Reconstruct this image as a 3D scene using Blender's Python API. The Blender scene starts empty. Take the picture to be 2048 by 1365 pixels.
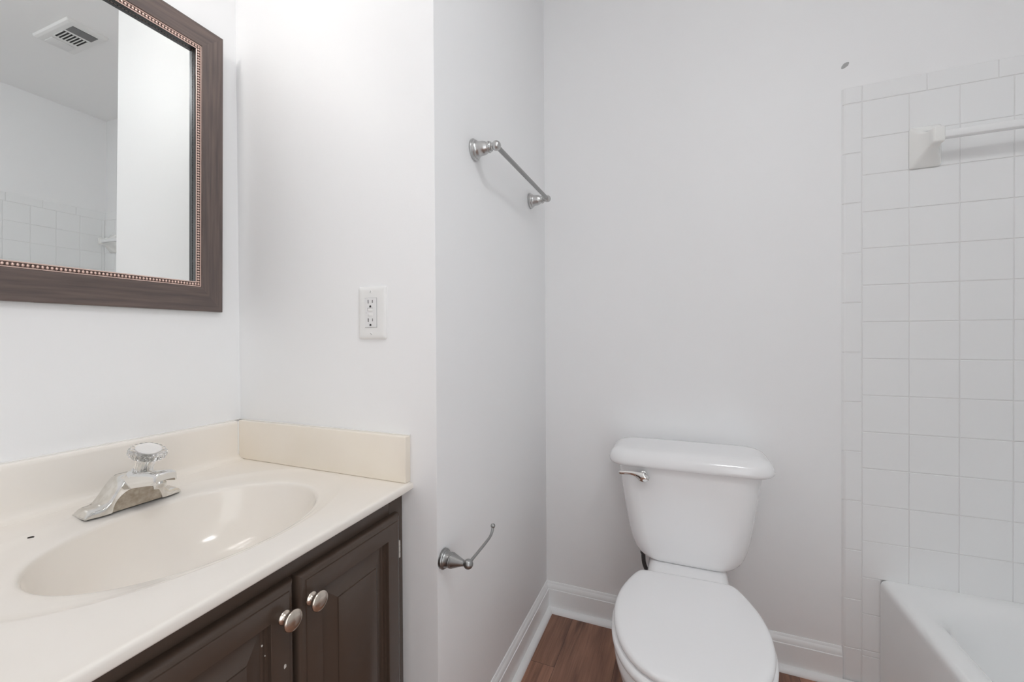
import bpy, bmesh, math, random
from mathutils import Vector, Matrix

random.seed(7)
scene = bpy.context.scene
COL = scene.collection

# ------------------------------------------------------------------ camera
F_PX, YAW, PITCH, ROLL, CAM_H = 826.11, 0.3869, -0.0078, -0.0062, 1.066
fw = Vector((-math.sin(YAW) * math.cos(PITCH), math.cos(YAW) * math.cos(PITCH), math.sin(PITCH)))
rt = Vector((math.cos(YAW), math.sin(YAW), 0.0))
up = rt.cross(fw)
rt2 = rt * math.cos(ROLL) + up * math.sin(ROLL)
up2 = -rt * math.sin(ROLL) + up * math.cos(ROLL)
cam_data = bpy.data.cameras.new('camera')
cam_data.sensor_width = 36.0
cam_data.sensor_fit = 'HORIZONTAL'
cam_data.lens = F_PX / 2048.0 * 36.0
cam_data.clip_start = 0.02
cam = bpy.data.objects.new('camera', cam_data)
COL.objects.link(cam)
cam.matrix_world = Matrix(((rt2.x, up2.x, -fw.x, 0), (rt2.y, up2.y, -fw.y, 0),
                           (rt2.z, up2.z, -fw.z, CAM_H), (0, 0, 0, 1)))
scene.camera = cam

# ------------------------------------------------------------------ light and exposure
world = bpy.data.worlds.new('world')
scene.world = world
world.use_nodes = True
world.node_tree.nodes['Background'].inputs[0].default_value = (0.96, 0.98, 1.0, 1)
world.node_tree.nodes['Background'].inputs[1].default_value = 1.0
VANITY_GLOBE = 13.0       # emission of the three globes over the mirror
CEILING_FILL = 22.0       # emission of the unseen ceiling dome added behind the camera for fill


def area_light(name, loc, rot, sx, sy, energy, color=(1, 1, 1)):
    l = bpy.data.lights.new(name, 'AREA')
    l.shape = 'RECTANGLE'
    l.size, l.size_y, l.energy, l.color = sx, sy, energy, color
    o = bpy.data.objects.new(name, l)
    o.location, o.rotation_euler = loc, rot
    COL.objects.link(o)
    return o


# added fill light set in an unseen doorway to the right of the camera
area_light('doorway_fill', (0.80, -0.75, 1.05), (math.radians(90), 0, math.radians(46)), 0.85, 1.9, 6.5, (0.945, 0.975, 1.0))

vs = scene.view_settings
scene.display_settings.display_device = 'sRGB'
vs.view_transform = 'Standard'
vs.look = 'None'
vs.gamma = 1.0
vs.use_curve_mapping = False
vs.exposure = 0.23
scene.cycles.max_bounces = 14
scene.cycles.diffuse_bounces = 12
scene.cycles.glossy_bounces = 8
scene.cycles.transmission_bounces = 12
scene.cycles.caustics_reflective = False
scene.cycles.caustics_refractive = False
scene.cycles.use_denoising = True

# ------------------------------------------------------------------ room dimensions
Y1 = 1.5538        # wall behind the toilet
XM = -1.1219       # wall with the mirror
YO = 0.7684        # wall with the outlet
XE = -0.4913       # wall with the towel bar
XT = 1.40          # wall along the tub
CEIL = 2.43
YR = -1.30         # rear wall (behind the camera)
TZ = 1.8165        # top of the tiling


# ------------------------------------------------------------------ materials
def mat(name, color, rough=0.5, metallic=0.0, bump=None, coat=0.0, transmission=0.0, ior=None,
        emission=None, spec=None):
    m = bpy.data.materials.new(name)
    m.use_nodes = True
    nt = m.node_tree
    b = nt.nodes['Principled BSDF']
    b.inputs['Base Color'].default_value = (*color, 1)
    b.inputs['Roughness'].default_value = rough
    b.inputs['Metallic'].default_value = metallic
    if coat:
        b.inputs['Coat Weight'].default_value = coat
        b.inputs['Coat Roughness'].default_value = 0.08
    if transmission:
        b.inputs['Transmission Weight'].default_value = transmission
    if ior:
        b.inputs['IOR'].default_value = ior
    if spec is not None:
        b.inputs['Specular IOR Level'].default_value = spec
    if emission:
        b.inputs['Emission Color'].default_value = (*emission[0], 1)
        b.inputs['Emission Strength'].default_value = emission[1]
    if bump:
        scale, strength, dist = bump
        tc = nt.nodes.new('ShaderNodeTexCoord')
        n = nt.nodes.new('ShaderNodeTexNoise')
        n.inputs['Scale'].default_value = scale
        n.inputs['Detail'].default_value = 4
        bp = nt.nodes.new('ShaderNodeBump')
        bp.inputs['Strength'].default_value = strength
        bp.inputs['Distance'].default_value = dist
        nt.links.new(tc.outputs['Object'], n.inputs['Vector'])
        nt.links.new(n.outputs['Fac'], bp.inputs['Height'])
        nt.links.new(bp.outputs['Normal'], b.inputs['Normal'])
    return m


def noise_tint(m, c1, c2, scale, stretch=(1, 1, 1), lo=0.35, hi=0.65, detail=5, rough=None):
    """mix two colours of the material by a stretched noise"""
    nt = m.node_tree
    b = nt.nodes['Principled BSDF']
    tc = nt.nodes.new('ShaderNodeTexCoord')
    mp = nt.nodes.new('ShaderNodeMapping')
    mp.inputs['Scale'].default_value = stretch
    n = nt.nodes.new('ShaderNodeTexNoise')
    n.inputs['Scale'].default_value = scale
    n.inputs['Detail'].default_value = detail
    r = nt.nodes.new('ShaderNodeValToRGB')
    r.color_ramp.elements[0].position, r.color_ramp.elements[1].position = lo, hi
    r.color_ramp.elements[0].color = (*c1, 1)
    r.color_ramp.elements[1].color = (*c2, 1)
    nt.links.new(tc.outputs['Object'], mp.inputs['Vector'])
    nt.links.new(mp.outputs['Vector'], n.inputs['Vector'])
    nt.links.new(n.outputs['Fac'], r.inputs['Fac'])
    nt.links.new(r.outputs['Color'], b.inputs['Base Color'])
    return m


M = {}
M['wall'] = mat('wall_paint', (0.865, 0.869, 0.873), 0.52, bump=(260, 0.05, 0.002))
M['ceiling'] = mat('ceiling_paint', (0.88, 0.88, 0.878), 0.7)
M['trim'] = mat('trim_paint', (0.855, 0.865, 0.868), 0.18)
M['tile'] = mat('white_tile', (0.845, 0.853, 0.855), 0.16)
M['grout'] = mat('tile_grout', (0.78, 0.78, 0.775), 0.6)
M['marble'] = mat('cultured_marble', (0.80, 0.735, 0.655), 0.14)
noise_tint(M['marble'], (0.845, 0.800, 0.740), (0.865, 0.825, 0.770), 7, lo=0.3, hi=0.7)
M['marble_side'] = mat('cultured_marble_yellowed', (0.78, 0.70, 0.585), 0.2)
noise_tint(M['marble_side'], (0.83, 0.765, 0.665), (0.85, 0.790, 0.70), 9, lo=0.3, hi=0.7)
M['caulk'] = mat('caulk', (0.80, 0.79, 0.77), 0.5)
M['brown'] = mat('brown_cabinet_paint', (0.071, 0.049, 0.037), 0.22, bump=(120, 0.06, 0.001))
M['dark'] = mat('dark_interior', (0.012, 0.010, 0.009), 0.7)
M['chip'] = mat('bare_chip', (0.55, 0.52, 0.48), 0.7)
M['speck'] = mat('dark_speck', (0.03, 0.025, 0.02), 0.7)
M['knob'] = mat('satin_nickel_knob', (0.70, 0.63, 0.55), 0.22, 1.0)
M['chrome'] = mat('chrome', (0.80, 0.80, 0.79), 0.06, 1.0)
M['chrome_worn'] = mat('worn_chrome', (0.74, 0.73, 0.71), 0.13, 1.0)
noise_tint(M['chrome_worn'], (0.70, 0.69, 0.66), (0.79, 0.785, 0.77), 90, lo=0.4, hi=0.6)
M['dark_reflection'] = mat('dark_reflection_chrome', (0.46, 0.42, 0.36), 0.2, 1.0)  # stained chrome with the dark reflection under the canopy painted into it
noise_tint(M['dark_reflection'], (0.36, 0.32, 0.27), (0.56, 0.52, 0.46), 110, lo=0.3, hi=0.7)
M['nickel'] = mat('brushed_nickel', (0.58, 0.58, 0.575), 0.28, 1.0)
M['nickel_dull'] = mat('dull_nickel', (0.36, 0.36, 0.355), 0.36, 1.0)
M['acrylic'] = mat('clear_acrylic', (1, 1, 1), 0.03, transmission=1.0, ior=1.49)
M['cap_white'] = mat('pearl_cap', (0.82, 0.80, 0.78), 0.2)
M['porcelain'] = mat('white_porcelain', (0.87, 0.87, 0.876), 0.09)
M['seat'] = mat('white_seat_plastic', (0.87, 0.87, 0.876), 0.22)
M['hose'] = mat('braided_hose', (0.10, 0.095, 0.095), 0.45, 0.6)
M['tub'] = mat('tub_enamel', (0.865, 0.875, 0.876), 0.13)
M['plate'] = mat('outlet_plastic', (0.83, 0.83, 0.82), 0.28)
M['recept'] = mat('receptacle_plastic', (0.80, 0.80, 0.80), 0.3)
M['slot'] = mat('outlet_slot', (0.02, 0.02, 0.02), 0.6)
M['ceramic'] = mat('bar_ceramic', (0.84, 0.84, 0.82), 0.12)
M['glass'] = mat('mirror_silver', (0.925, 0.945, 0.935), 0.0, 1.0)
M['frame'] = mat('bronze_wood_frame', (0.2, 0.15, 0.13), 0.48, 0.65)
M['lip'] = mat('frame_lip', (0.03, 0.028, 0.028), 0.35)
M['bead'] = mat('copper_bead', (0.80, 0.60, 0.53), 0.34, 0.6)
M['beadbed'] = mat('bead_groove', (0.09, 0.06, 0.05), 0.5)
M['vent'] = mat('vent_plastic', (0.80, 0.80, 0.79), 0.4)
M['ventdark'] = mat('vent_opening', (0.03, 0.03, 0.03), 0.8)
M['louver'] = mat('vent_louver', (0.30, 0.30, 0.30), 0.5)
M['lens'] = mat('frosted_lens', (0.75, 0.75, 0.75), 0.3)
M['spackle'] = mat('spackle_patch', (0.42, 0.42, 0.42), 0.8)
M['globe'] = mat('lit_globe', (1, 1, 1), 0.3, emission=((1.0, 0.975, 0.945), VANITY_GLOBE))
M['dome'] = mat('lit_dome', (1, 1, 1), 0.3, emission=((0.945, 0.973, 1.0), CEILING_FILL))


def floor_material():
    m = mat('walnut_vinyl_planks', (0.1, 0.05, 0.03), 0.42)
    nt = m.node_tree
    b = nt.nodes['Principled BSDF']
    L = nt.links.new
    tc = nt.nodes.new('ShaderNodeTexCoord')
    sep = nt.nodes.new('ShaderNodeSeparateXYZ')
    L(tc.outputs['Object'], sep.inputs[0])
    ax = nt.nodes.new('ShaderNodeMath'); ax.operation = 'ADD'; ax.inputs[1].default_value = 0.38
    ay = nt.nodes.new('ShaderNodeMath'); ay.operation = 'ADD'; ay.inputs[1].default_value = -1.277
    L(sep.outputs['X'], ax.inputs[0]); L(sep.outputs['Y'], ay.inputs[0])
    cmb = nt.nodes.new('ShaderNodeCombineXYZ')
    L(ay.outputs[0], cmb.inputs[0]); L(ax.outputs[0], cmb.inputs[1])
    br = nt.nodes.new('ShaderNodeTexBrick')
    br.offset = 0.5; br.offset_frequency = 2
    br.inputs['Scale'].default_value = 1.0
    br.inputs['Brick Width'].default_value = 1.2
    br.inputs['Row Height'].default_value = 0.18
    br.inputs['Mortar Size'].default_value = 0.0006
    br.inputs['Mortar Smooth'].default_value = 0.3
    br.inputs['Color1'].default_value = (0, 0, 0, 1)
    br.inputs['Color2'].default_value = (1, 1, 1, 1)
    br.inputs['Mortar'].default_value = (0.5, 0.5, 0.5, 1)
    L(cmb.outputs[0], br.inputs['Vector'])
    # grain, shifted per plank
    sh = nt.nodes.new('ShaderNodeVectorMath'); sh.operation = 'MULTIPLY_ADD'
    sh.inputs[1].default_value = (7.0, 3.0, 0.0)
    L(br.outputs['Color'], sh.inputs[0]); L(tc.outputs['Object'], sh.inputs[2])
    mp = nt.nodes.new('ShaderNodeMapping'); mp.inputs['Scale'].default_value = (1.0, 0.09, 1.0)
    L(sh.outputs[0], mp.inputs['Vector'])
    n1 = nt.nodes.new('ShaderNodeTexNoise'); n1.inputs['Scale'].default_value = 26; n1.inputs['Detail'].default_value = 7
    n1.inputs['Distortion'].default_value = 0.6
    L(mp.outputs[0], n1.inputs['Vector'])
    mp2 = nt.nodes.new('ShaderNodeMapping'); mp2.inputs['Scale'].default_value = (1.0, 0.05, 1.0)
    L(sh.outputs[0], mp2.inputs['Vector'])
    n2 = nt.nodes.new('ShaderNodeTexNoise'); n2.inputs['Scale'].default_value = 190; n2.inputs['Detail'].default_value = 3
    L(mp2.outputs[0], n2.inputs['Vector'])
    r = nt.nodes.new('ShaderNodeValToRGB')
    e = r.color_ramp.elements
    e[0].position = 0.30; e[0].color = (0.120, 0.060, 0.040, 1)
    e[1].position = 0.72; e[1].color = (0.43, 0.225, 0.148, 1)
    mid = r.color_ramp.elements.new(0.48); mid.color = (0.30, 0.150, 0.098, 1)
    L(n1.outputs['Fac'], r.inputs['Fac'])
    mx = nt.nodes.new('ShaderNodeMixRGB'); mx.blend_type = 'OVERLAY'; mx.inputs[0].default_value = 0.35
    L(r.outputs['Color'], mx.inputs[1]); L(n2.outputs['Fac'], mx.inputs[2])
    # plank-to-plank tone
    mt = nt.nodes.new('ShaderNodeMapRange'); mt.inputs['To Min'].default_value = 0.72; mt.inputs['To Max'].default_value = 1.2
    L(br.outputs['Color'], mt.inputs['Value'])
    mul = nt.nodes.new('ShaderNodeVectorMath'); mul.operation = 'SCALE'
    L(mx.outputs[0], mul.inputs[0]); L(mt.outputs[0], mul.inputs['Scale'])
    seam = nt.nodes.new('ShaderNodeMixRGB'); seam.inputs[2].default_value = (0.02, 0.012, 0.009, 1)
    L(br.outputs['Fac'], seam.inputs[0]); L(mul.outputs[0], seam.inputs[1])
    L(seam.outputs[0], b.inputs['Base Color'])
    return m


M['floor'] = floor_material()


# ------------------------------------------------------------------ object helpers
def wloc(o):
    v = Vector((0, 0, 0))
    while o is not None:
        v += o.location
        o = o.parent
    return v


def obj(name, bm, m, parent=None, smooth=40, local=False, label=None):
    """link a bmesh given in world coordinates (or in the parent's own when local)"""
    if parent is not None and not local:
        bmesh.ops.translate(bm, verts=bm.verts, vec=-wloc(parent))
    bmesh.ops.recalc_face_normals(bm, faces=bm.faces)
    me = bpy.data.meshes.new(name)
    bm.to_mesh(me)
    bm.free()
    if smooth:
        me.shade_smooth()
        me.set_sharp_from_angle(angle=math.radians(smooth))
    mats = m if isinstance(m, (list, tuple)) else [m]
    for x in mats:
        me.materials.append(x)
    o = bpy.data.objects.new(name, me)
    COL.objects.link(o)
    if parent is not None:
        o.parent = parent
    if label:
        o['label'] = label
    return o


def tag(o, label, cat, group=None):
    o['label'], o['category'] = label, cat
    if group:
        o['group'] = group
    return o


def thing(name, label, cat, loc, group=None):
    o = bpy.data.objects.new(name, None)
    o.empty_display_size = 0.05
    o.location = loc
    COL.objects.link(o)
    return tag(o, label, cat, group)


def struct(name, bm, m, label=None, parent=None, smooth=0):
    o = obj(name, bm, m, parent, smooth)
    if parent is None:
        o['kind'] = 'structure'
    if label:
        o['label'] = label
    return o


def box(bm, x0, x1, y0, y1, z0, z1, bev=0.0, seg=2, mi=0):
    r = bmesh.ops.create_cube(bm, size=1.0)
    vs_ = r['verts']
    for v in vs_:
        v.co = Vector((x0 + (v.co.x + .5) * (x1 - x0), y0 + (v.co.y + .5) * (y1 - y0), z0 + (v.co.z + .5) * (z1 - z0)))
    fs = set(f for v in vs_ for f in v.link_faces)
    for f in fs:
        f.material_index = mi
    if bev:
        es = list(set(e for v in vs_ for e in v.link_edges))
        bmesh.ops.bevel(bm, geom=es, offset=bev, segments=seg, affect='EDGES', profile=0.5)
    return bm


def loft(bm, rings, cap0=True, cap1=True, closed=True, mi=0):
    vr = [[bm.verts.new(p) for p in r] for r in rings]
    n = len(vr[0])
    for a, b in zip(vr[:-1], vr[1:]):
        for i in range(n if closed else n - 1):
            j = (i + 1) % n
            try:
                f = bm.faces.new((a[i], a[j], b[j], b[i]))
                f.material_index = mi
            except ValueError:
                pass
    if cap0:
        bm.faces.new(vr[0]).material_index = mi
    if cap1:
        bm.faces.new(vr[-1]).material_index = mi
    return vr


def frame_of(d):
    d = Vector(d).normalized()
    a = Vector((0, 0, 1)) if abs(d.z) < 0.9 else Vector((0, 1, 0))
    u = d.cross(a).normalized()
    return d, u, d.cross(u).normalized()


def lathe(bm, origin, direction, profile, n=40, flute=0.0, nf=0, mi=0):
    """profile: (distance along direction, radius)"""
    d, u, v = frame_of(direction)
    o = Vector(origin)
    rings = []
    for t, r in profile:
        ring = []
        for i in range(n):
            a = 2 * math.pi * i / n
            rr = max(r, 1e-5)
            if flute:
                rr *= 1 + flute * math.cos(nf * a)
            ring.append(o + d * t + u * (math.cos(a) * rr) + v * (math.sin(a) * rr))
        rings.append(ring)
    loft(bm, rings, mi=mi)
    return bm


def ball(bm, c, r, seg=28):
    bmesh.ops.create_uvsphere(bm, u_segments=seg, v_segments=seg // 2, radius=r, matrix=Matrix.Translation(Vector(c)))
    return bm


def tube(bm, pts, radii, n=20, squash=(1.0, 1.0)):
    pts = [Vector(p) for p in pts]
    rings = []
    u = None
    for i, p in enumerate(pts):
        t = (pts[min(i + 1, len(pts) - 1)] - pts[max(i - 1, 0)]).normalized()
        if u is None:
            _, u, v = frame_of(t)
        else:
            u = (u - t * u.dot(t)).normalized()
            v = t.cross(u).normalized()
        r = radii[i] if isinstance(radii, (list, tuple)) else radii
        rings.append([p + u * (math.cos(2 * math.pi * k / n) * r * squash[0]) + v * (math.sin(2 * math.pi * k / n) * r * squash[1]) for k in range(n)])
    loft(bm, rings)
    return bm


def catmull(ctrl, per=8, closed=False):
    P = [Vector(c) for c in ctrl]
    out = []
    n = len(P)
    for i in range(n if closed else n - 1):
        if closed:
            p0, p1, p2, p3 = P[i - 1], P[i], P[(i + 1) % n], P[(i + 2) % n]
        else:
            p0, p1, p2, p3 = P[max(i - 1, 0)], P[i], P[i + 1], P[min(i + 2, n - 1)]
        for k in range(per):
            t = k / per
            out.append(0.5 * ((2 * p1) + (p2 - p0) * t + (2 * p0 - 5 * p1 + 4 * p2 - p3) * t * t + (3 * p1 - p0 - 3 * p2 + p3) * t ** 3))
    if not closed:
        out.append(P[-1])
    return out


def rrect(x0, x1, y0, y1, r, n=8):
    out = []
    for cx, cy, a0 in ((x1 - r, y1 - r, 0), (x0 + r, y1 - r, 90), (x0 + r, y0 + r, 180), (x1 - r, y0 + r, 270)):
        for k in range(n + 1):
            a = math.radians(a0 + 90 * k / n)
            out.append((cx + r * math.cos(a), cy + r * math.sin(a)))
    return out


def sstep(a, b, x):
    t = min(1, max(0, (x - a) / (b - a)))
    return t * t * (3 - 2 * t)


# ------------------------------------------------------------------ the room
struct('floor', box(bmesh.new(), XM - .1, XT + .1, YR - .1, Y1 + .1, -.08, 0), M['floor'], 'brown wood plank floor')
struct('ceiling', box(bmesh.new(), XM - .1, XT + .1, YR - .1, Y1 + .1, CEIL, CEIL + .08), M['ceiling'], 'flat white ceiling')
struct('wall_left', box(bmesh.new(), XM - .1, XM, YR - .1, YO, 0, CEIL), M['wall'], 'white wall behind the mirror and vanity')
struct('wall_partition', box(bmesh.new(), XM - .1, XE, YO, Y1 + .1, 0, CEIL, 0.003, 2), M['wall'], 'white wall block with the outlet and towel bar', smooth=40)
wall_back = struct('wall_back', box(bmesh.new(), XE, XT + .1, Y1, Y1 + .1, 0, CEIL), M['wall'], 'white wall behind the toilet')
wall_right = struct('wall_right', box(bmesh.new(), XT, XT + .1, .03, Y1, 0, CEIL), M['wall'], 'white wall along the tub')
bm = bmesh.new()
box(bm, .62, XT + .1, -.30, .03, 0, CEIL)
box(bm, .62, .74, -1.20, -.30, 2.08, CEIL)  # lintel of the unseen doorway, put on this side for the fill light
box(bm, .62, .74, YR - .1, -1.20, 0, CEIL)
struct('wall_tub_end', bm, M['wall'], 'white wall at the near end of the tub with an added open doorway')
struct('wall_rear', box(bmesh.new(), XM - .1, .62, YR - .1, YR, 0, CEIL), M['wall'], 'white wall behind the camera')


def tile_panel(cells, place, name, parent, edge=None):
    """cells: (a0,a1,z0,z1) on the wall; place(a, depth, z) gives the point"""
    bm = bmesh.new()
    bed = []
    for a0, a1, z0, z1 in cells:
        g = 0.0011
        ga = 0.0 if edge is not None and abs(a0 - edge) < 1e-6 else g
        b = 0.0012
        ba = 0.0045 if ga == 0.0 else b
        o = [(a0 + ga, z0 + g), (a1 - g, z0 + g), (a1 - g, z1 - g), (a0 + ga, z1 - g)]
        i = [(a0 + ga + ba, z0 + g + b), (a1 - g - b, z0 + g + b), (a1 - g - b, z1 - g - b), (a0 + ga + ba, z1 - g - b)]
        if ga == 0.0:
            h = [(a0 + .0040, z0 + g + .0006), o[1], o[2], (a0 + .0040, z1 - g - .0006)]
            i = [(a0 + .0090, i[0][1]), i[1], i[2], (a0 + .0090, i[3][1])]
            loft(bm, [[place(a, .0, z) for a, z in o], [place(a, .0042, z) for a, z in h], [place(a, .0058, z) for a, z in i]], cap0=False)
            bed.append((a0 + .0045, a1, z0, z1))
            continue
        bed.append((a0, a1, z0, z1))
        loft(bm, [[place(a, .0035, z) for a, z in o], [place(a, .0052, z) for a, z in o], [place(a, .0058, z) for a, z in i]], cap0=False)
    # grout bed, cell by cell, just below the tile faces
    for a0, a1, z0, z1 in bed:
        loft(bm, [[place(a, 0, z) for a, z in ((a0, z0), (a1, z0), (a1, z1), (a0, z1))],
                  [place(a, .0040, z) for a, z in ((a0, z0), (a1, z0), (a1, z1), (a0, z1))]], cap0=False, mi=1)
    return obj(name, bm, [M['tile'], M['grout']], parent, smooth=0)


P_T = 0.11
XS, XF = 0.4576, 0.5063
cells = []
zt = 1.7664
for k in range(11):                                     # vertical bullnose strip
    z1 = zt - .1502 * k
    cells.append((XS, XF, z1 - .1502, z1))
cells.append((XS, XF, .0, zt - .1502 * 11))
cells.append((XS, XF, zt, TZ))                          # corner piece
x = XF
while x < XT - .001:                                    # bullnose row along the top
    cells.append((x, min(x + .1495, XT), zt, TZ))
    x += .1495
k = 0
while XF + .11 * k < XT - .001:
    x0 = XF + .11 * k
    x1 = min(x0 + .11, XT)
    for j in range(13):
        cells.append((x0, x1, 1.7664 - .11 * (j + 1), 1.7664 - .11 * j))
    k += 1
for z0, z1 in ((.2259, .3364), (.1159, .2259), (.0987, .1159), (0.0, .0987)):
    cells.append((XF, .552, z0, z1))
tile_panel(cells, lambda a, d, z: Vector((a, Y1 - d, z)), 'tile_panel', wall_back, XS)
cells = []
y = Y1
while y > .031:
    y0 = max(y - .1495, .03)
    cells.append((y0, y, zt, TZ))
    y -= .1495
y = Y1 - .02
cells.append((Y1 - .02, Y1 - .006, .3364, zt))
while y > .031:
    y0 = max(y - .11, .03)
    for j in range(13):
        cells.append((y0, y, 1.7664 - .11 * (j + 1), 1.7664 - .11 * j))
    y -= .11
tile_panel(cells, lambda a, d, z: Vector((XT - d, a, z)), 'tile_panel', wall_right)
# small unpainted patch on the wall above the tiling
bm = bmesh.new()
pts = [(-.0095, -.0085), (-.0090, -.002), (-.003, .0062), (.004, .0090), (.0095, .0085), (.0105, .005), (.0075, -.0025), (.0, -.0075), (-.0055, -.0098)]
loft(bm, [[Vector((.4663 + a, Y1, 1.8887 + b)) for a, b in pts], [Vector((.4663 + a * .8, Y1 - .0008, 1.8887 + b * .8)) for a, b in pts]])
obj('wall_patch', bm, M['spackle'], wall_back, label='small grey unpainted patch')

BASE = [(0, 0), (.012, 0), (.012, .0815), (.0112, .0825), (.0098, .083), (.0096, .0855), (.0092, .090), (.0075, .096), (.0048, .1005), (.0042, .1015), (.0036, .106), (.0018, .1085), (0, .1085)]
QR = [(.012, 0)] + [(.012 + .019 * math.cos(math.radians(a)), .0165 * math.sin(math.radians(a))) for a in range(0, 91, 10)]


def sweep(bm, prof, f0, f1):
    loft(bm, [[f0(d, z) for d, z in prof], [f1(d, z) for d, z in prof]])
    return bm


bm = bmesh.new()
sweep(bm, BASE, lambda d, z: Vector((XE + d, Y1 - d, z)), lambda d, z: Vector((XS, Y1 - d, z)))
bb = struct('baseboard_back', bm, M['trim'], 'white baseboard behind the toilet', smooth=30)
bm = bmesh.new()
sweep(bm, QR, lambda d, z: Vector((XE + d, Y1 - d, z)), lambda d, z: Vector((.549, Y1 - d, z)))
obj('quarter_round', bm, M['trim'], bb, smooth=30)
bm = bmesh.new()
sweep(bm, BASE, lambda d, z: Vector((XE + d, YO, z)), lambda d, z: Vector((XE + d, Y1 - d, z)))
bl = struct('baseboard_left', bm, M['trim'], 'white baseboard below the towel bar', smooth=30)
bm = bmesh.new()
sweep(bm, QR, lambda d, z: Vector((XE + d, YO, z)), lambda d, z: Vector((XE + d, Y1 - d, z)))
obj('quarter_round', bm, M['trim'], bl, smooth=30)

# ------------------------------------------------------------------ vanity cabinet
VY0, VY1, VX = 0.165, 0.7655, -0.582
van = thing('vanity_cabinet', 'dark brown painted vanity cabinet with two raised-panel doors under the cream sink top', 'cabinet', ((XM + VX) / 2, .463, 0))
bm = bmesh.new()
box(bm, XM + .004, VX - .02, VY0, VY0 + .016, 0, .7265)
box(bm, XM + .004, VX - .02, VY1 - .016, VY1, 0, .7265)
box(bm, XM + .004, VX - .02, VY0 + .016, VY1 - .016, .10, .115)
box(bm, XM + .004, XM + .012, VY0 + .016, VY1 - .016, .115, .7265)
box(bm, VX - .07, VX - .055, VY0 + .016, VY1 - .016, 0, .10)
obj('carcass', bm, M['brown'], van, smooth=0)
bm = bmesh.new()
box(bm, VX - .02, VX, VY0, VY0 + .045, .0, .7265, .001)
box(bm, VX - .02, VX, VY1 - .045, VY1, .0, .7265, .001)
box(bm, VX - .02, VX, VY0 + .045, VY1 - .045, .668, .7265, .001)
box(bm, VX - .02, VX, VY0 + .045, VY1 - .045, .10, .15, .001)
box(bm, VX - .02, VX, .443, .489, .15, .668, .001)
obj('face_frame', bm, M['brown'], van, smooth=30)


def door(y0, y1, z0, z1, ky, hinge_y):
    bm = bmesh.new()
    prof = [(0, 0.0005), (0, .0080), (.0012, .0110), (.0040, .0140), (.0080, .0160), (.0112, .0166), (.0120, .0170), (.0128, .0188), (.014, .0192),
            (.0435, .0192), (.0442, .0186), (.0450, .0125), (.0490, .0115), (.0500, .0080), (.0530, .0068), (.0550, .0070),
            (.0800, .0158), (.0806, .0178), (.0816, .0182)]
    rings = []
    for ins, x in prof:
        rings.append([Vector((VX + x, y, z)) for y, z in ((y0 + ins, z0 + ins), (y1 - ins, z0 + ins), (y1 - ins, z1 - ins), (y0 + ins, z1 - ins))])
    loft(bm, rings)
    d = obj('door', bm, M['brown'], van, smooth=22)
    bm = bmesh.new()
    o = (VX + .0190, ky, .640)
    lathe(bm, o, (1, 0, 0), [(0, .0102), (.001, .0108), (.0025, .0106), (.0034, .0092), (.0042, .0085), (.006, .0066), (.009, .0056), (.0125, .0060), (.0150, .0078),
                             (.0165, .0125), (.0175, .0150), (.019, .0160), (.0208, .0157), (.0222, .0140), (.0234, .0105), (.0241, .006), (.0243, .0)], n=44)
    obj('knob', bm, M['knob'], d, smooth=50, label='satin nickel mushroom knob')
    bm = bmesh.new()
    hz = .604
    s = 1 if hinge_y > (y0 + y1) / 2 else -1
    for a, b in ((-.0185, -.007), (-.006, .006), (.007, .0185)):
        lathe(bm, (VX + .009, hinge_y + s * .0032, hz + a), (0, 0, 1), [(0, .0024), (.0004, .0029), (b - a - .0004, .0029), (b - a, .0024)], n=16)
    box(bm, VX + .0006, VX + .0024, hinge_y + s * .0020 - .002, hinge_y + s * .006 + .002, hz - .018, hz + .018)
    obj('hinge', bm, M['chip'], d, smooth=40, label='worn bare metal hinge barrel')
    return d


d_right = door(.479, .7385, .118, .6865, .5000, .7385)
d_left = door(.198, .4725, .118, .6865, .4500, .198)
# bare chips in the paint of the left door
for cy, cz, r in ((.4505, .5640, .0038), (.4180, .6165, .0018), (.4225, .5985, .0011)):
    bm = bmesh.new()
    n = 9
    ring = [(cy + r * (0.7 + .5 * random.random()) * math.cos(2 * math.pi * i / n) * .7, cz + r * (0.7 + .5 * random.random()) * math.sin(2 * math.pi * i / n)) for i in range(n)]
    xx = VX + (.0192 if r > .003 else .0134)
    loft(bm, [[Vector((xx - .001, a, b)) for a, b in ring], [Vector((xx + .00015, a, b)) for a, b in ring]])
    obj('paint_chip', bm, M['chip'], d_left, smooth=0, label='bare chipped spot in the brown paint')

# ------------------------------------------------------------------ countertop with integral basin
CT = .746
BX, BY, BRX, BRY = -.800, .4695, .165, .2090
OX, OY, ORX, ORY = -.818, .4640, .212, .2930
top = thing('cultured_marble_sink', 'cream cultured marble vanity top with integral oval basin and backsplash', 'sink', ((XM + VX) / 2, .463, .729))
fx = lambda y: -.5535 + (.765 - y) * .031            # the front edge runs very slightly out of parallel
CY0, CY1 = .155, YO - .0005
N = 160


def rect_pt(a, ins):
    """point on the inset rectangle outline in direction a from the basin centre"""
    c, s = math.cos(a), math.sin(a)
    x0, y0, y1 = XM + .0005 + ins, CY0 + ins, CY1
    best = 9
    if c < -1e-9: best = min(best, (x0 - BX) / c)
    if s > 1e-9: best = min(best, (y1 - BY) / s)
    if s < -1e-9: best = min(best, (y0 - BY) / s)
    # front edge line x = fx(y) - ins
    k = -.031
    den = c - k * s
    if den > 1e-9:
        best = min(best, (fx(BY) - ins - BX) / den)
    return BX + best * c, BY + best * s


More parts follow.
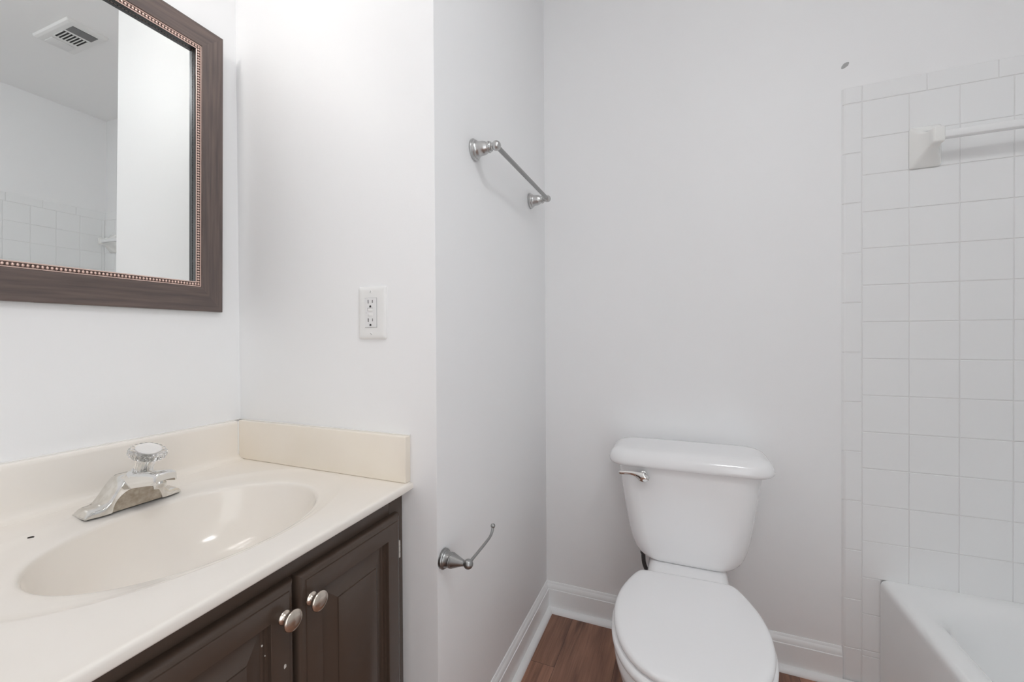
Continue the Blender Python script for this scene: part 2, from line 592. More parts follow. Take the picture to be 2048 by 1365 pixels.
corner_pts = [(fx(CY0), CY0), (fx(CY1), CY1), (XM, CY0), (XM, CY1)]
angs = sorted([2 * math.pi * i / N for i in range(N)])
for cx, cy in corner_pts:                             # snap the closest ray on each corner
    a = math.atan2(cy - BY, cx - BX) % (2 * math.pi)
    i = min(range(len(angs)), key=lambda q: abs(angs[q] - a))
    angs[i] = a


def oval(a, cx, cy, rx, ry, z, p=2.0):
    # ray from the basin centre in direction a to a (super)ellipse around cx, cy
    c, s = math.cos(a), math.sin(a)
    lo, hi = 0, 1.0
    for _ in range(40):
        t = (lo + hi) / 2
        v = abs((BX + t * c - cx) / rx) ** p + abs((BY + t * s - cy) / ry) ** p
        if v > 1: hi = t
        else: lo = t
    return Vector((BX + lo * c, BY + lo * s, z))


bm = bmesh.new()
rings = []
for ins, z in ((.02, .7290), (.002, .7290), (.0008, .7300), (0, .7320), (0, .7405), (.0006, .7430), (.0020, .7448), (.0042, .7457), (.0068, CT), (.014, CT)):
    rings.append([Vector((*rect_pt(a, ins), z)) for a in angs])
for sc, z in ((1.0, CT), (.989, CT - .0003), (.974, CT - .0011), (.953, CT - .0023), (.93, CT - .0034)):
    rings.append([oval(a, OX + (BX - OX) * (1 - sc) * 3, OY, ORX * sc, ORY * sc, z) for a in angs])
for f in (.25, .5, .75):
    o1 = [oval(a, OX, OY, ORX * .93, ORY * .93, CT - .0034) for a in angs]
    o2 = [oval(a, BX, BY, BRX * 1.055, BRY * 1.045, CT - .0072) for a in angs]
    rings.append([p.lerp(q, f) for p, q in zip(o1, o2)])
for sc, z in ((1.055, CT - .0072), (1.035, CT - .0080), (1.018, CT - .0095), (1.006, CT - .0118), (1.0, CT - .0150)):
    rings.append([oval(a, BX, BY, BRX * sc, BRY * (1 + (sc - 1) * .8), z) for a in angs])
loft(bm, rings, cap0=False, cap1=False)
obj('countertop', bm, M['marble'], top, smooth=60)
bm = bmesh.new()
rings = []
for sc, dz in ((1.0, .0150), (.992, .022), (.975, .034), (.95, .050), (.91, .070), (.85, .090), (.77, .108), (.67, .122), (.55, .132), (.42, .139), (.28, .143), (.14, .1455)):
    rings.append([oval(a, BX - (1 - sc) * .012, BY, BRX * sc, BRY * sc, CT - dz) for a in angs])
loft(bm, rings, cap0=False)
basin = obj('basin', bm, M['marble'], top, smooth=60)
bm = bmesh.new()
lathe(bm, (BX - .0105, BY, CT - .1458), (0, 0, 1), [(0, .022), (.0018, .0225), (.0028, .021), (.0024, .016), (.0036, .0145), (.0044, .010), (.0046, .0)], n=36)
obj('drain', bm, M['chrome'], basin, label='round chrome drain')
bm = bmesh.new()
BS = [(.0005, CT - .004), (.046, CT - .0015), (.040, CT + .0006), (.030, CT + .0022), (.0245, CT + .0055), (.0215, CT + .011), (.0200, CT + .020),
      (.0195, .838), (.0185, .8435), (.0155, .8465), (.012, .8470), (.0005, .8470)]
sweep(bm, BS, lambda d, z: Vector((XM + d, CY0, z)), lambda d, z: Vector((XM + d, YO - .019, z)))
obj('backsplash', bm, M['marble'], top, smooth=35)
bm = bmesh.new()
box(bm, XM + .0206, -.5595, YO - .0190, YO - .0005, CT + .0004, .8490, .0022, 3)
obj('side_splash', bm, M['marble_side'], top, smooth=40, label='yellowed cream side splash')
bm = bmesh.new()
tube(bm, [(XM + .0205, YO - .0195, CT + .012), (XM + .0205, YO - .0195, .846)], .0022, n=10)
tube(bm, [(XM + .0, YO - .003, .8485), (-.5595, YO - .001, .8497)], .0016, n=8)
tube(bm, [(XM + .001, CY0, .8475), (XM + .001, YO, .8475)], .0022, n=8)
obj('caulk_line', bm, M['caulk'], top, smooth=60, label='white caulk line')
bm = bmesh.new()
ring = [(-.0045, -.001), (-.003, .0012), (.0005, .0014), (.003, .0026), (.0048, .0012), (.003, -.0010), (.0, -.0016), (-.003, -.002)]
loft(bm, [[Vector((-.987 + b, .326 + a, CT - .004)) for a, b in ring], [Vector((-.987 + b * .7, .326 + a * .7, CT - .0013)) for a, b in ring]])
obj('surface_chip', bm, M['speck'], top, smooth=0, label='tiny dark chip left of the faucet')

# ------------------------------------------------------------------ faucet
FY, FXC = .4690, -1.0080
fz = CT - .0022
fau = thing('faucet', 'chrome single-handle faucet with clear knob behind the oval basin', 'faucet', (FXC, FY, fz))
bm = bmesh.new()
rings = []
ys = [-.0765, -.0755, -.072, -.068, -.063, -.058, -.053, -.048, -.044, -.0405, -.0395, -.0385, -.036, -.032, -.027, -.022, -.017, -.012, -.006, 0]
ys = ys + [-y for y in reversed(ys[:-1])]
for y in ys:
    a = abs(y)
    core = 1 - sstep(.015, .055, a)
    hgt = .0125 + .0480 * core
    if a > .0655:
        hgt = .0128 - .0095 * ((a - .0655) / .011) ** 1.3
    w = .0275 - .0045 * sstep(.052, .0765, a)
    xs0, xs1 = FXC - w, FXC + w
    xt0 = FXC - w * (1 - .30 * core)
    xl = FXC + w + .0035 * core                      # rim of the canopy, standing a little proud of the front
    r = min(.0055, hgt * .42)
    arch = .037 * math.sqrt(max(0.0, 1 - (a / .0396) ** 2))
    xf = FXC + w - (.0035 if arch > 0 else 0)
    rings.append([Vector((px, FY + y, fz + pz)) for px, pz in (
        (xs0, 0), (xs0 + .0004, hgt * .3), (xt0, hgt - r), (xt0 + r * .3, hgt - r * .35), (xt0 + r, hgt), ((xt0 + xl) / 2, hgt + .0008),
        (xl - r * .9, hgt), (xl - r * .25, hgt - r * .35), (xl, hgt - r), ((xl + FXC + w) / 2, (hgt - r + arch) / 2), (FXC + w, min(arch + .0006, hgt - r)), (xf, min(arch, hgt - r)), (xf, 0))])
loft(bm, rings)
for f in bm.faces:                                     # dull stained face inside the arch, dark reflection painted into its colour
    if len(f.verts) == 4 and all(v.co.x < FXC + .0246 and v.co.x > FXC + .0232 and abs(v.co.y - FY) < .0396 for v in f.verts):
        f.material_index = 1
obj('body', bm, [M['chrome_worn'], M['dark_reflection']], fau, smooth=38)
# spout: a broad tongue rising forward out of the canopy
bm = bmesh.new()
rings = []
for x, hw, zt_, th in ((-1.022, .0225, .0555, .018), (-1.004, .0235, .0600, .024), (-.986, .0232, .0640, .0275), (-.968, .0224, .0675, .0275), (-.950, .0214, .0706, .0265), (-.932, .0206, .0732, .0250),
                       (-.915, .0200, .0752, .0235), (-.903, .0196, .0760, .0225), (-.896, .0190, .0756, .0210), (-.8925, .0182, .0744, .0185), (-.8905, .0168, .0724, .0150)):
    z1 = fz + zt_
    rings.append([Vector((x, FY + yy * hw, z1 - zz * th)) for yy, zz in (
        (-1, 1.0), (-1, .62), (-.97, .34), (-.88, .13), (-.66, .03), (-.3, .0), (0, -.02), (.3, .0), (.66, .03), (.88, .13), (.97, .34), (1, .62), (1, 1.0), (.86, 1.0), (.8, .80), (0, .74), (-.8, .80), (-.86, 1.0))])
loft(bm, rings)
obj('spout', bm, M['chrome'], fau, smooth=42)
bm = bmesh.new()
lathe(bm, (-.912, FY, fz + .0580), (.06, 0, -1), [(0, .0088), (.005, .0092), (.006, .0102), (.0135, .0102), (.0150, .0095), (.0152, .0080), (.011, .0074)], n=30)
obj('aerator', bm, M['chrome_worn'], fau, smooth=40)
KD = Vector((.40, .04, 1)).normalized()
KO = Vector((-.9710, FY + .001, fz + .0625))
bm = bmesh.new()
lathe(bm, KO - KD * .004, KD, [(0, .0225), (.004, .0225), (.0065, .0205), (.0085, .0182), (.0105, .0172)], n=36)
obj('collar', bm, M['chrome'], fau, smooth=35)
bm = bmesh.new()
lathe(bm, KO, KD, [(.0070, .0128), (.0085, .0140), (.015, .0146), (.024, .0152), (.032, .0160), (.0355, .0176), (.0375, .0220), (.0398, .0268), (.0425, .0292), (.0465, .0298), (.0500, .0290), (.0520, .0268), (.0526, .0225), (.0526, .018)],
      n=112, flute=.026, nf=20)
kn = obj('knob', bm, M['acrylic'], fau, smooth=28, label='clear fluted acrylic knob')
bm = bmesh.new()
lathe(bm, KO, KD, [(.0512, .0195), (.0532, .0203), (.0550, .0198), (.0553, .0188), (.0542, .0172), (.0537, .012), (.0535, .0)], n=44)
obj('cap', bm, M['cap_white'], kn, smooth=40, label='pearly white cap in the knob')
bm = bmesh.new()
lathe(bm, KO, KD, [(.005, .0075), (.034, .0075), (.038, .0120), (.0485, .0170), (.0500, .0172)], n=24)
obj('stem', bm, M['chrome_worn'], kn, smooth=40)

# ------------------------------------------------------------------ wall mirror
MW0, MW1, MH = .2115, .7147, .7055
TILT = math.radians(1.2)
mir = thing('wall_mirror', 'rectangular mirror in a dark bronze frame with copper beading above the sink', 'mirror', (XM + .0012, .463, 1.1375))
mir.rotation_euler = (0, TILT, 0)
y0m, y1m = MW0 - .463, MW1 - .463


def frame_ring(ins, x):
    return [Vector((x, y, z)) for y, z in ((y0m + ins, ins), (y1m - ins, ins), (y1m - ins, MH - ins), (y0m + ins, MH - ins))]


bm = bmesh.new()
loft(bm, [frame_ring(i, x) for i, x in ((.004, .0), (0, .002), (0, .0120), (.0006, .0140), (.0025, .0152), (.0055, .0155), (.0075, .0150), (.0095, .0155), (.018, .0172), (.030, .0202), (.042, .0236), (.052, .0266), (.0560, .0275), (.0582, .0272), (.0592, .0250))],
     cap0=False, cap1=False)
bm.faces.ensure_lookup_table()
for f in bm.faces:                                   # grain runs along each rail
    ys_ = [v.co.y for v in f.verts]
    zs_ = [v.co.z for v in f.verts]
    f.material_index = 1 if max(zs_) - min(zs_) > max(ys_) - min(ys_) else 0
fm = M['frame']
fv = fm.copy()
fv.name = 'bronze_wood_frame_upright'
for m_, st in ((fm, (1, .06, 1)), (fv, (1, 1, .06))):
    noise_tint(m_, (0.105, 0.092, 0.090), (0.235, 0.180, 0.160), 130, stretch=st, lo=0.15, hi=0.85, detail=3)
obj('frame', bm, [fm, fv], mir, smooth=30, local=True)
bm = bmesh.new()
RAILS = ((.0592, .0250), (.0596, .0256), (.0612, .0256), (.0617, .0240), (.0688, .0240), (.0693, .0256), (.0709, .0256), (.0713, .0250))
for (i0, x0), (i1, x1) in zip(RAILS[:-1], RAILS[1:]):
    loft(bm, [frame_ring(i0, x0), frame_ring(i1, x1)], cap0=False, cap1=False, mi=1 if abs(i0 - .0617) < 1e-6 else 0)
bmesh.ops.remove_doubles(bm, verts=bm.verts, dist=1e-6)
bd = obj('bead_moulding', bm, [M['bead'], M['beadbed']], mir, smooth=20, local=True)
bm = bmesh.new()
proto = bmesh.new()
bmesh.ops.create_icosphere(proto, subdivisions=1, radius=1.0)
pv = [v.co.copy() for v in proto.verts]
pf = [[v.index for v in f.verts] for f in proto.faces]
proto.free()


def bead(y, z, along_y):
    vv = [bm.verts.new(Vector((.0242 + c.x * .0028, y + c.y * (.0026 if along_y else .0035), z + c.z * (.0035 if along_y else .0026)))) for c in pv]
    for f in pf:
        bm.faces.new([vv[i] for i in f])


c_ = .0651
ly, lz = (y1m - y0m - 2 * c_), (MH - 2 * c_)
ny, nz = round(ly / .0062), round(lz / .0062)
for i in range(ny + 1):
    for z in (c_, MH - c_):
        bead(y0m + c_ + ly * i / ny, z, True)
for i in range(1, nz):
    for y in (y0m + c_, y1m - c_):
        bead(y, c_ + lz * i / nz, False)
obj('beads', bm, M['bead'], bd, smooth=60, local=True, label='row of copper beads')
bm = bmesh.new()
loft(bm, [frame_ring(i, x) for i, x in ((.0713, .0250), (.0715, .0240), (.0715, .0135))], cap0=False, cap1=False)
obj('inner_lip', bm, M['lip'], mir, smooth=20, local=True)
bm = bmesh.new()
loft(bm, [frame_ring(i, x) for i, x in ((.062, .006), (.062, .0125))])
obj('mirror_glass', bm, M['glass'], mir, smooth=0, local=True)

# ------------------------------------------------------------------ outlet
OXC, OZC = -.6612, 1.1258
out = thing('electrical_outlet', 'white wall outlet with test and reset buttons above the side splash', 'outlet', (OXC, YO, OZC))
bm = bmesh.new()
hw, hh = .0396, .0612
rings = []
for ins, d in ((0, 0), (0, .0022), (.0012, .0042), (.0042, .0060), (.0085, .0068), (.012, .0070)):
    rings.append([Vector((OXC + px, YO - d, OZC + pz)) for px, pz in rrect(-hw + ins, hw - ins, -hh + ins, hh - ins, max(.0045 - ins * .2, .002), 5)])
loft(bm, rings)
plate = obj('wall_plate', bm, M['plate'], out, smooth=35)
bm = bmesh.new()
rings = []
for ins, d in ((0, .0065), (0, .0082), (.0006, .0089)):
    rings.append([Vector((OXC - .0005 + px, YO - d, OZC + pz)) for px, pz in rrect(-.0167 + ins, .0167 - ins, -.0337 + ins, .0337 - ins, .0008, 3)])
loft(bm, rings)
rec = obj('receptacle', bm, M['recept'], out, smooth=30)
bm = bmesh.new()
box(bm, OXC - .0005 - .0173, OXC - .0005 + .0173, YO - .0074, YO - .005, OZC - .0343, OZC + .0343)
obj('opening_gap', bm, M['louver'], plate, smooth=0, label='dark gap around the receptacle')
RX, yf = OXC - .0005, YO - .0091
for s_ in (1, -1):
    zc = OZC + (.0235 if s_ > 0 else -.0190)
    for x0, x1, z0, z1 in ((-.0071, -.0053, -.0020, .0062), (.0053, .0069, -.0008, .0056)):
        obj('plug_slot', box(bmesh.new(), RX + x0, RX + x1, yf - .0001, yf + .001, zc + z0, zc + z1), M['slot'], rec, smooth=0)
    bm = bmesh.new()
    ring = [(.0026 * math.cos(math.radians(a)), .0026 * math.sin(math.radians(a))) for a in range(0, 181, 15)] + [(-.0026, -.0022), (.0026, -.0022)]
    loft(bm, [[Vector((RX + a, yf + .001 - d, zc - .0090 + b)) for a, b in ring] for d in (0, .0011)])
    obj('ground_hole', bm, M['slot'], rec, smooth=0)
for nm, zz in (('reset_button', .0068), ('test_button', -.0042)):
    bm = bmesh.new()
    box(bm, RX - .0068, RX + .0068, yf - .0010, yf + .0008, OZC + zz - .0032, OZC + zz + .0032, .0005, 2)
    obj(nm, bm, M['plate'], rec, smooth=30)
bm = bmesh.new()
box(bm, RX - .0075, RX + .0075, yf - .0002, yf + .001, OZC + .0104, OZC + .0112)
box(bm, RX - .0080, RX - .0073, yf - .0002, yf + .001, OZC + .0040, OZC + .0112)
ball(bm, (RX - .0118, yf + .0003, OZC - .0002), .0009, 10)
obj('button_gap', bm, M['louver'], rec, smooth=0, label='grey gap and indicator beside the buttons')
for zz, rot in ((.0484, .45), (-.0484, -.75)):
    bm = bmesh.new()
    o = Vector((OXC - .0003, YO - .0066, OZC + zz))
    lathe(bm, o, (0, -1, 0), [(0, .0036), (.0009, .0034), (.0014, .0026)], n=20)
    sc_ = obj('screw', bm, M['plate'], plate, smooth=40)
    bm = bmesh.new()
    c, s = math.cos(rot), math.sin(rot)
    q = [(-.0005, -.0026), (.0005, -.0026), (.0005, .0026), (-.0005, .0026)]
    loft(bm, [[o + Vector((a * c + b * s, -dy, -a * s + b * c)) for a, b in q] for dy in (.0008, .00155)])
    obj('screw_slot', bm, M['louver'], sc_, smooth=0)

# ------------------------------------------------------------------ metal towel bar
TBX, TBZ = XE + .0640, 1.5500
tb = thing('towel_bar', 'brushed nickel towel bar with flared round posts on the left wall', 'towel bar', (XE, (.952 + 1.384) / 2, TBZ))
for y in (.952, 1.384):
    bm = bmesh.new()
    lathe(bm, (XE, y, TBZ), (1, 0, 0), [(0, .0262), (.0015, .0270), (.0045, .0268), (.0065, .0250), (.0075, .0236), (.0105, .0228), (.0125, .0205), (.0160, .0186), (.0220, .0178), (.0290, .0172), (.0350, .0155), (.0395, .0125),
                                        (.0415, .0118), (.0425, .0138), (.0445, .0145), (.0465, .0138), (.0475, .0118), (.0490, .0122), (.0505, .0112), (.0515, .0085), (.0560, .0080)], n=44)
    p = obj('post', bm, M['nickel'], tb, smooth=32)
    bm = bmesh.new()
    ball(bm, (TBX, y, TBZ), .0122)
    obj('ball_end', bm, M['nickel'], p, smooth=80)
bm = bmesh.new()
tube(bm, [(TBX, .955, TBZ), (TBX, 1.381, TBZ)], .0062, n=24)
obj('bar', bm, M['nickel_dull'], tb, smooth=60)

# ------------------------------------------------------------------ toilet paper holder
PY, PZ, PX = .7905, .5745, XE + .0632
tp = thing('toilet_paper_holder', 'empty brushed nickel toilet paper holder with upturned arm beside the vanity', 'toilet paper holder', (XE, PY, PZ))
bm = bmesh.new()
lathe(bm, (XE, PY, PZ), (1, 0, 0), [(0, .0212), (.0015, .0218), (.0055, .0218), (.0075, .0205), (.0085, .0185), (.0105, .0172), (.0150, .0162), (.0190, .0158), (.0200, .0166), (.0215, .0168), (.0225, .0160), (.0235, .0166), (.0250, .0164),
                                    (.0260, .0154), (.0275, .0152), (.0500, .0070), (.0520, .0066), (.0535, .0052), (.0570, .0050)], n=44)
obj('post', bm, M['nickel_dull'], tp, smooth=30)
bm = bmesh.new()
ball(bm, (PX, PY, PZ), .0108)
obj('ball_joint', bm, M['nickel_dull'], tp, smooth=80)
bm = bmesh.new()
path = catmull([(PX, PY, PZ), (PX, PY + .05, PZ + .0035), (PX, PY + .095, PZ + .0072), (PX, PY + .112, PZ + .0100), (PX, PY + .1225, PZ + .0160), (PX, PY + .1275, PZ + .0250)], 6)
tube(bm, path, .0033, n=16)
arm = obj('arm', bm, M['nickel_dull'], tp, smooth=60)
bm = bmesh.new()
ball(bm, (PX, PY + .1285, PZ + .0290), .0058, 22)
obj('ball_tip', bm, M['nickel_dull'], arm, smooth=80)

# ------------------------------------------------------------------ toilet
TX = .0170
toi = thing('toilet', 'white two-piece toilet with the seat lid closed against the back wall', 'toilet', (TX, 1.2, 0))
half = [(0, 1.2640), (.060, 1.2640), (.105, 1.2630), (.124, 1.2560), (.140, 1.2290), (.158, 1.1800), (.1690, 1.1350), (.1740, 1.0850), (.1710, 1.0300), (.1600, .9790), (.1410, .9330), (.112, .8950), (.075, .8710), (.037, .8610), (0, .8580)]
outl = [Vector((x, y, 0)) for x, y in half] + [Vector((-x, y, 0)) for x, y in reversed(half[1:-1])]
outl = catmull(outl, 6, closed=True)
SC = Vector((0, 1.075, 0))
SKEW = math.radians(2.0)


def egg(scale, z, ins=0.0, cy=0.0, rot=0.0, sy=None):
    out = []
    n = len(outl)
    for i, p in enumerate(outl):
        t = (outl[(i + 1) % n] - outl[i - 1]).normalized()
        nrm = Vector((-t.y, t.x, 0))
        if nrm.dot(p - SC) < 0: nrm = -nrm
        q = p - nrm * ins - SC
        q = Vector((q.x * scale, q.y * (sy if sy else scale), 0))
        c, s = math.cos(rot), math.sin(rot)
        q = Vector((q.x * c - q.y * s, q.x * s + q.y * c, 0))
        out.append(Vector((TX + SC.x + q.x, SC.y + q.y + cy, z)))
    return out


bm = bmesh.new()
loft(bm, [egg(1.0, z, i, 0) for z, i in ((.3455, .004), (.338, .001), (.325, .0), (.312, .002), (.304, .007))] +
     [egg(s, z, .008, cy, 0, sy) for z, s, sy, cy in ((.296, 1.0, 1.0, 0), (.270, .975, .965, .004), (.235, .93, .92, .010), (.190, .86, .84, .022), (.140, .77, .76, .034), (.090, .69, .71, .044), (.040, .66, .70, .048), (.012, .67, .71, .048), (0, .68, .72, .048))])
# rear deck and trapway behind the bowl
rings = []
for z, hx, ya, yb, r in ((0, .118, 1.10, 1.44, .05), (.02, .112, 1.10, 1.435, .05), (.10, .100, 1.10, 1.42, .05), (.20, .098, 1.10, 1.42, .05), (.28, .104, 1.10, 1.45, .05), (.325, .112, 1.10, 1.475, .05), (.350, .112, 1.12, 1.480, .04), (.366, .105, 1.16, 1.480, .03), (.3715, .097, 1.20, 1.475, .025), (.3725, .088, 1.21, 1.468, .02)):
    rings.append([Vector((TX + px, py, z)) for px, py in rrect(-hx, hx, ya, yb, r, 6)])
loft(bm, rings)
bowl = obj('bowl', bm, M['porcelain'], toi, smooth=50)
bm = bmesh.new()
loft(bm, [egg(1.0, z, i, -.002, SKEW * .4) for z, i in ((.3465, .004), (.3475, -.001), (.352, -.0045), (.360, -.0050), (.3655, -.002), (.3685, .004), (.3690, .012))])
obj('seat', bm, M['seat'], toi, smooth=50)
bm = bmesh.new()
loft(bm, [egg(1.0, z, i, 0, SKEW) for z, i in ((.3710, .010), (.3715, .004), (.3740, .0010), (.3790, .0), (.3840, .0015), (.3880, .0060))] +
     [egg(sc_, z, .006, 0, SKEW) for z, sc_ in ((.3898, .965), (.3906, .90), (.3909, .80), (.3910, .55), (.3910, .25))])
obj('seat_lid', bm, M['seat'], toi, smooth=50)


def tank_ring(z, hx, yf, yb, r, bow=.008):
    pts = []
    for px, py in rrect(-hx, hx, yf, yb, r, 10):
        w = (yb - py) / (yb - yf)
        pts.append(Vector((TX + px, py - bow * (1 - (px / hx) ** 2) * max(0, w - .3) / .7, z)))
    return pts


bm = bmesh.new()
loft(bm, [tank_ring(z, hx, yf, yb, r) for z, hx, yf, yb, r in (
    (.3735, .095, 1.360, 1.500, .040), (.3740, .118, 1.350, 1.512, .045), (.3790, .136, 1.3455, 1.518, .050), (.3880, .148, 1.344, 1.523, .054), (.402, .1575, 1.343, 1.527, .056), (.425, .1665, 1.342, 1.530, .058), (.460, .1750, 1.341, 1.533, .058), (.520, .1850, 1.340, 1.535, .058),
    (.590, .1950, 1.338, 1.535, .056), (.640, .2010, 1.337, 1.535, .054), (.664, .2035, 1.336, 1.535, .054))])
tank = obj('tank', bm, M['porcelain'], toi, smooth=50)
bm = bmesh.new()
LY0, LY1, LHX = 1.3180, 1.5380, .2335
rings = []
for z, ins in ((.6650, .026), (.6638, .0135), (.6640, .0090), (.6652, .0052), (.6680, .0022), (.6720, .0006), (.6770, .0), (.6880, .0022), (.6970, .0070), (.7040, .0140), (.7090, .0235), (.7115, .0360), (.7125, .0520), (.7128, .075)):
    rings.append(tank_ring(z, LHX - ins, LY0 + ins, LY1 - ins * .55, max(.062 - ins * .6, .012), .006))
loft(bm, rings)
obj('tank_lid', bm, M['porcelain'], toi, smooth=50)
bm = bmesh.new()
zt_ = .6545
pts, rad = [], []
for x, r in ((-.0915, .0020), (-.0925, .0068), (-.0955, .0112), (-.1005, .0145), (-.1065, .0152), (-.1125, .0138), (-.1185, .0112), (-.1250, .0085), (-.1330, .0066), (-.1440, .0058), (-.1580, .0056), (-.1690, .0055), (-.1750, .0050), (-.1780, .0034), (-.1790, .0008)):
    pts.append((x, 1.3095 - .004 * sstep(-.12, -.178, x), zt_ - max(r, .0052) - .0016 * (1 - sstep(-.178, -.15, x)) - .003 * sstep(-.105, -.0915, x)))
    rad.append(r)
tube(bm, pts, rad, n=28, squash=(.5, 1.0))
lathe(bm, (-.1060, 1.3385, .6400), (0, -1, 0), [(0, .0125), (.010, .0125), (.012, .0095), (.026, .0090)], n=24)
obj('flush_lever', bm, M['chrome'], tank, smooth=50, label='chrome flush lever')

# supply hose below the tank
hs = thing('supply_hose', 'dark braided water hose curving down from the left underside of the toilet tank', 'hose', (-.1160, 1.452, .16))
bm = bmesh.new()
path = catmull([(-.1175, 1.452, .3480), (-.1175, 1.452, .325), (-.1150, 1.452, .302), (-.1070, 1.453, .2810), (-.0960, 1.455, .2600), (-.0960, 1.462, .235), (-.1010, 1.480, .205), (-.1080, 1.500, .180)], 8)
tube(bm, path, .0068, n=18)
obj('hose', bm, M['hose'], hs, smooth=60)
bm = bmesh.new()
lathe(bm, (-.1175, 1.452, .3340), (0, 0, 1), [(0, .0085), (.002, .0098), (.020, .0102), (.022, .012), (.040, .012)], n=8)
obj('coupling_nut', bm, M['hose'], hs, smooth=20)
bm = bmesh.new()
tube(bm, [(-.1080, 1.500, .185), (-.1080, 1.500, .150)], .0085, n=18)
tube(bm, [(-.1080, 1.490, .160), (-.1080, Y1, .160)], .0075, n=18)
lathe(bm, (-.1080, Y1, .160), (0, -1, 0), [(0, .026), (.003, .025), (.006, .014), (.008, .008)], n=28)
lathe(bm, (-.1080, 1.492, .160), (0, -1, 0), [(0, .006), (.012, .006), (.013, .014), (.020, .014), (.021, .010)], n=24)
obj('shutoff_valve', bm, M['chrome'], hs, smooth=40, label='chrome shutoff valve')

# ------------------------------------------------------------------ bathtub
TBX0, TBX1, TBY0, TBY1, TBT = .5490, XT - .0062, .034, Y1 - .0061, .3385
bt = bmesh.new()
rings = []
NR = 14


def tub_ring(x0, x1, y0, y1, r, z):
    return [Vector((px, py, z)) for px, py in rrect(x0, x1, y0, y1, r, NR)]


for ins, z in ((0, 0), (0, .3150), (.0005, .3240), (.0030, .3310), (.0080, .3360), (.0150, .3383), (.024, TBT)):
    rings.append(tub_ring(TBX0 + ins, TBX1, TBY0, TBY1, .003, z))
ix0, ix1, iy0, iy1 = .6080, 1.3350, .110, 1.5030
for ins, z, r in ((-.030, TBT, .130), (-.020, TBT - .0006, .133), (-.010, TBT - .0026, .135), (-.001, TBT - .0064, .137), (.007, TBT - .0125, .138), (.0135, TBT - .0215, .139), (.0185, TBT - .034, .140), (.024, .275, .140), (.030, .235, .140), (.038, .190, .138), (.048, .140, .135), (.060, .105, .130), (.085, .078, .115), (.12, .066, .10), (.17, .063, .07)):
    rings.append(tub_ring(ix0 + ins, ix1 - ins, iy0 + ins * 1.5, iy1 - ins * 1.1, r, z))
loft(bt, rings, cap0=False)
tub = obj('bathtub', bt, M['tub'], None, smooth=50)
tag(tub, 'white built-in bathtub against the tiled wall', 'bathtub')

# ------------------------------------------------------------------ ceramic towel bar over the tub
CBZ, CBX = 1.6075, .6495
YT = Y1 - .0058
ctb = thing('ceramic_towel_bar', 'white ceramic towel bar mounted on the tiled wall over the tub', 'towel bar', ((.6495 + 1.285) / 2, YT, CBZ))
for cx in (.6495, 1.285):
    bm = bmesh.new()
    rings = []
    for d, hw, zl, zh, r in ((0, .0345, 1.5462, 1.6632, .004), (.004, .0350, 1.5458, 1.6636, .006), (.008, .0338, 1.5480, 1.6615, .008), (.014, .0300, 1.5540, 1.6540, .009), (.021, .0250, 1.5610, 1.6460, .009), (.030, .0200, 1.5690, 1.6390, .008), (.040, .0160, 1.5775, 1.6345, .007),
                             (.050, .0138, 1.5840, 1.6325, .006), (.058, .0130, 1.5872, 1.6322, .0055), (.072, .0128, 1.5880, 1.6320, .0055), (.076, .0115, 1.5895, 1.6305, .005), (.0775, .0085, 1.5925, 1.6275, .004)):
        rings.append([Vector((cx + px, YT - d, pz)) for px, pz in rrect(-hw, hw, zl, zh, r, 5)])
    loft(bm, rings)
    obj('bracket', bm, M['ceramic'], ctb, smooth=50)
bm = bmesh.new()
box(bm, .652, 1.283, YT - .0745, YT - .0545, 1.5990, 1.6190, .003, 3)
obj('bar', bm, M['tile'], ctb, smooth=40)

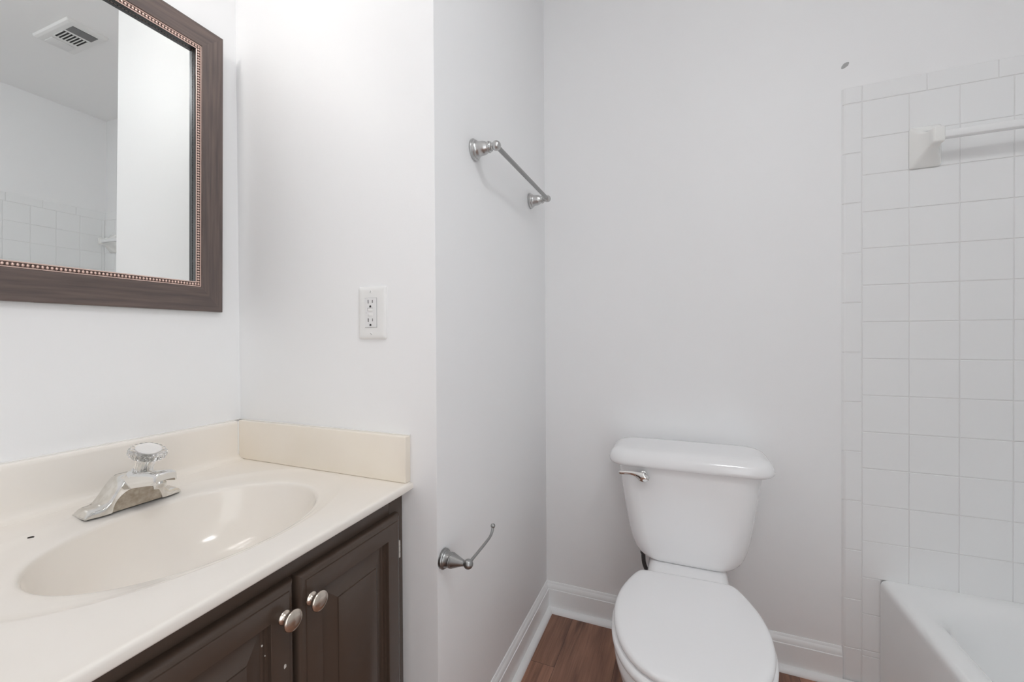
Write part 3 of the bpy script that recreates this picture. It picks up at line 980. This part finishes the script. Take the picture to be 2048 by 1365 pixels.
# ------------------------------------------------------------------ exhaust fan grille on the ceiling
VX0, VX1, VY0_, VY1_ = .328, .640, .955, 1.100
ven = thing('exhaust_vent', 'white ceiling vent with dark grille slots reflected in the mirror', 'vent', ((VX0 + VX1) / 2, (VY0_ + VY1_) / 2, CEIL))
bm = bmesh.new()
loft(bm, [[Vector((px, py, CEIL - d)) for px, py in rrect(VX0 + i, VX1 - i, VY0_ + i, VY1_ - i, .004, 3)] for i, d in ((0, 0), (0, .004), (.003, .010), (.010, .014), (.014, .0145))])
cover = obj('cover', bm, M['vent'], ven, smooth=30)
bm = bmesh.new()
box(bm, .355, .418, .985, 1.072, CEIL - .0150, CEIL - .0140)
for i in range(9):
    x = .356 + .061 * (i + .5) / 9
    box(bm, x - .0016, x + .0016, .985, 1.072, CEIL - .0165, CEIL - .0150, mi=1)
obj('fine_grille', bm, [M['ventdark'], M['louver']], cover, smooth=0, label='dark fine grille')
bm = bmesh.new()
box(bm, .434, .520, .983, 1.067, CEIL - .0150, CEIL - .0140)
for i in range(8):
    y = .983 + .084 * i / 7
    box(bm, .434, .520, y - .0018, y + .0018, CEIL - .0175, CEIL - .0150, mi=1)
obj('slotted_grille', bm, [M['ventdark'], M['vent']], cover, smooth=0, label='dark slotted grille')
bm = bmesh.new()
box(bm, .545, .612, .985, 1.068, CEIL - .0200, CEIL - .0140, .003, 2)
obj('light_lens', bm, M['lens'], cover, smooth=30)

# ------------------------------------------------------------------ unseen lamps (above and behind the picture), the ceiling dome an added fill
vl = thing('vanity_light', 'three-globe wall lamp above the bronze framed mirror', 'lamp', (XM, .22, 2.01))
bm = bmesh.new()
box(bm, XM + .001, XM + .03, -.005, .445, 1.965, 2.055, .006, 2)
obj('backplate', bm, M['nickel'], vl, smooth=30)
for y in (.05, .22, .39):
    bm = bmesh.new()
    lathe(bm, (XM + .03, y, 2.01), (1, 0, 0), [(0, .03), (.01, .028), (.03, .020), (.045, .018)], n=24)
    s_ = obj('socket', bm, M['nickel'], vl, smooth=40)
    bm = bmesh.new()
    ball(bm, (XM + .122, y, 2.0), .052, 24)
    obj('globe', bm, M['globe'], s_, smooth=80)
cl = thing('ceiling_fill', 'unseen round white dome lamp added for fill on the ceiling behind the camera', 'lamp', (.44, .10, CEIL))  # added dome, standing in for general bounced light from overhead
bm = bmesh.new()
lathe(bm, (.44, .10, CEIL), (0, 0, -1), [(0, .165), (.02, .165), (.022, .155)], n=40)
cb = obj('base', bm, M['nickel'], cl, smooth=40)
bm = bmesh.new()
lathe(bm, (.44, .10, CEIL - .021), (0, 0, -1), [(0, .152), (.02, .150), (.045, .132), (.065, .098), (.078, .055), (.083, 0.0)], n=40)
obj('dome', bm, M['dome'], cl, smooth=80)
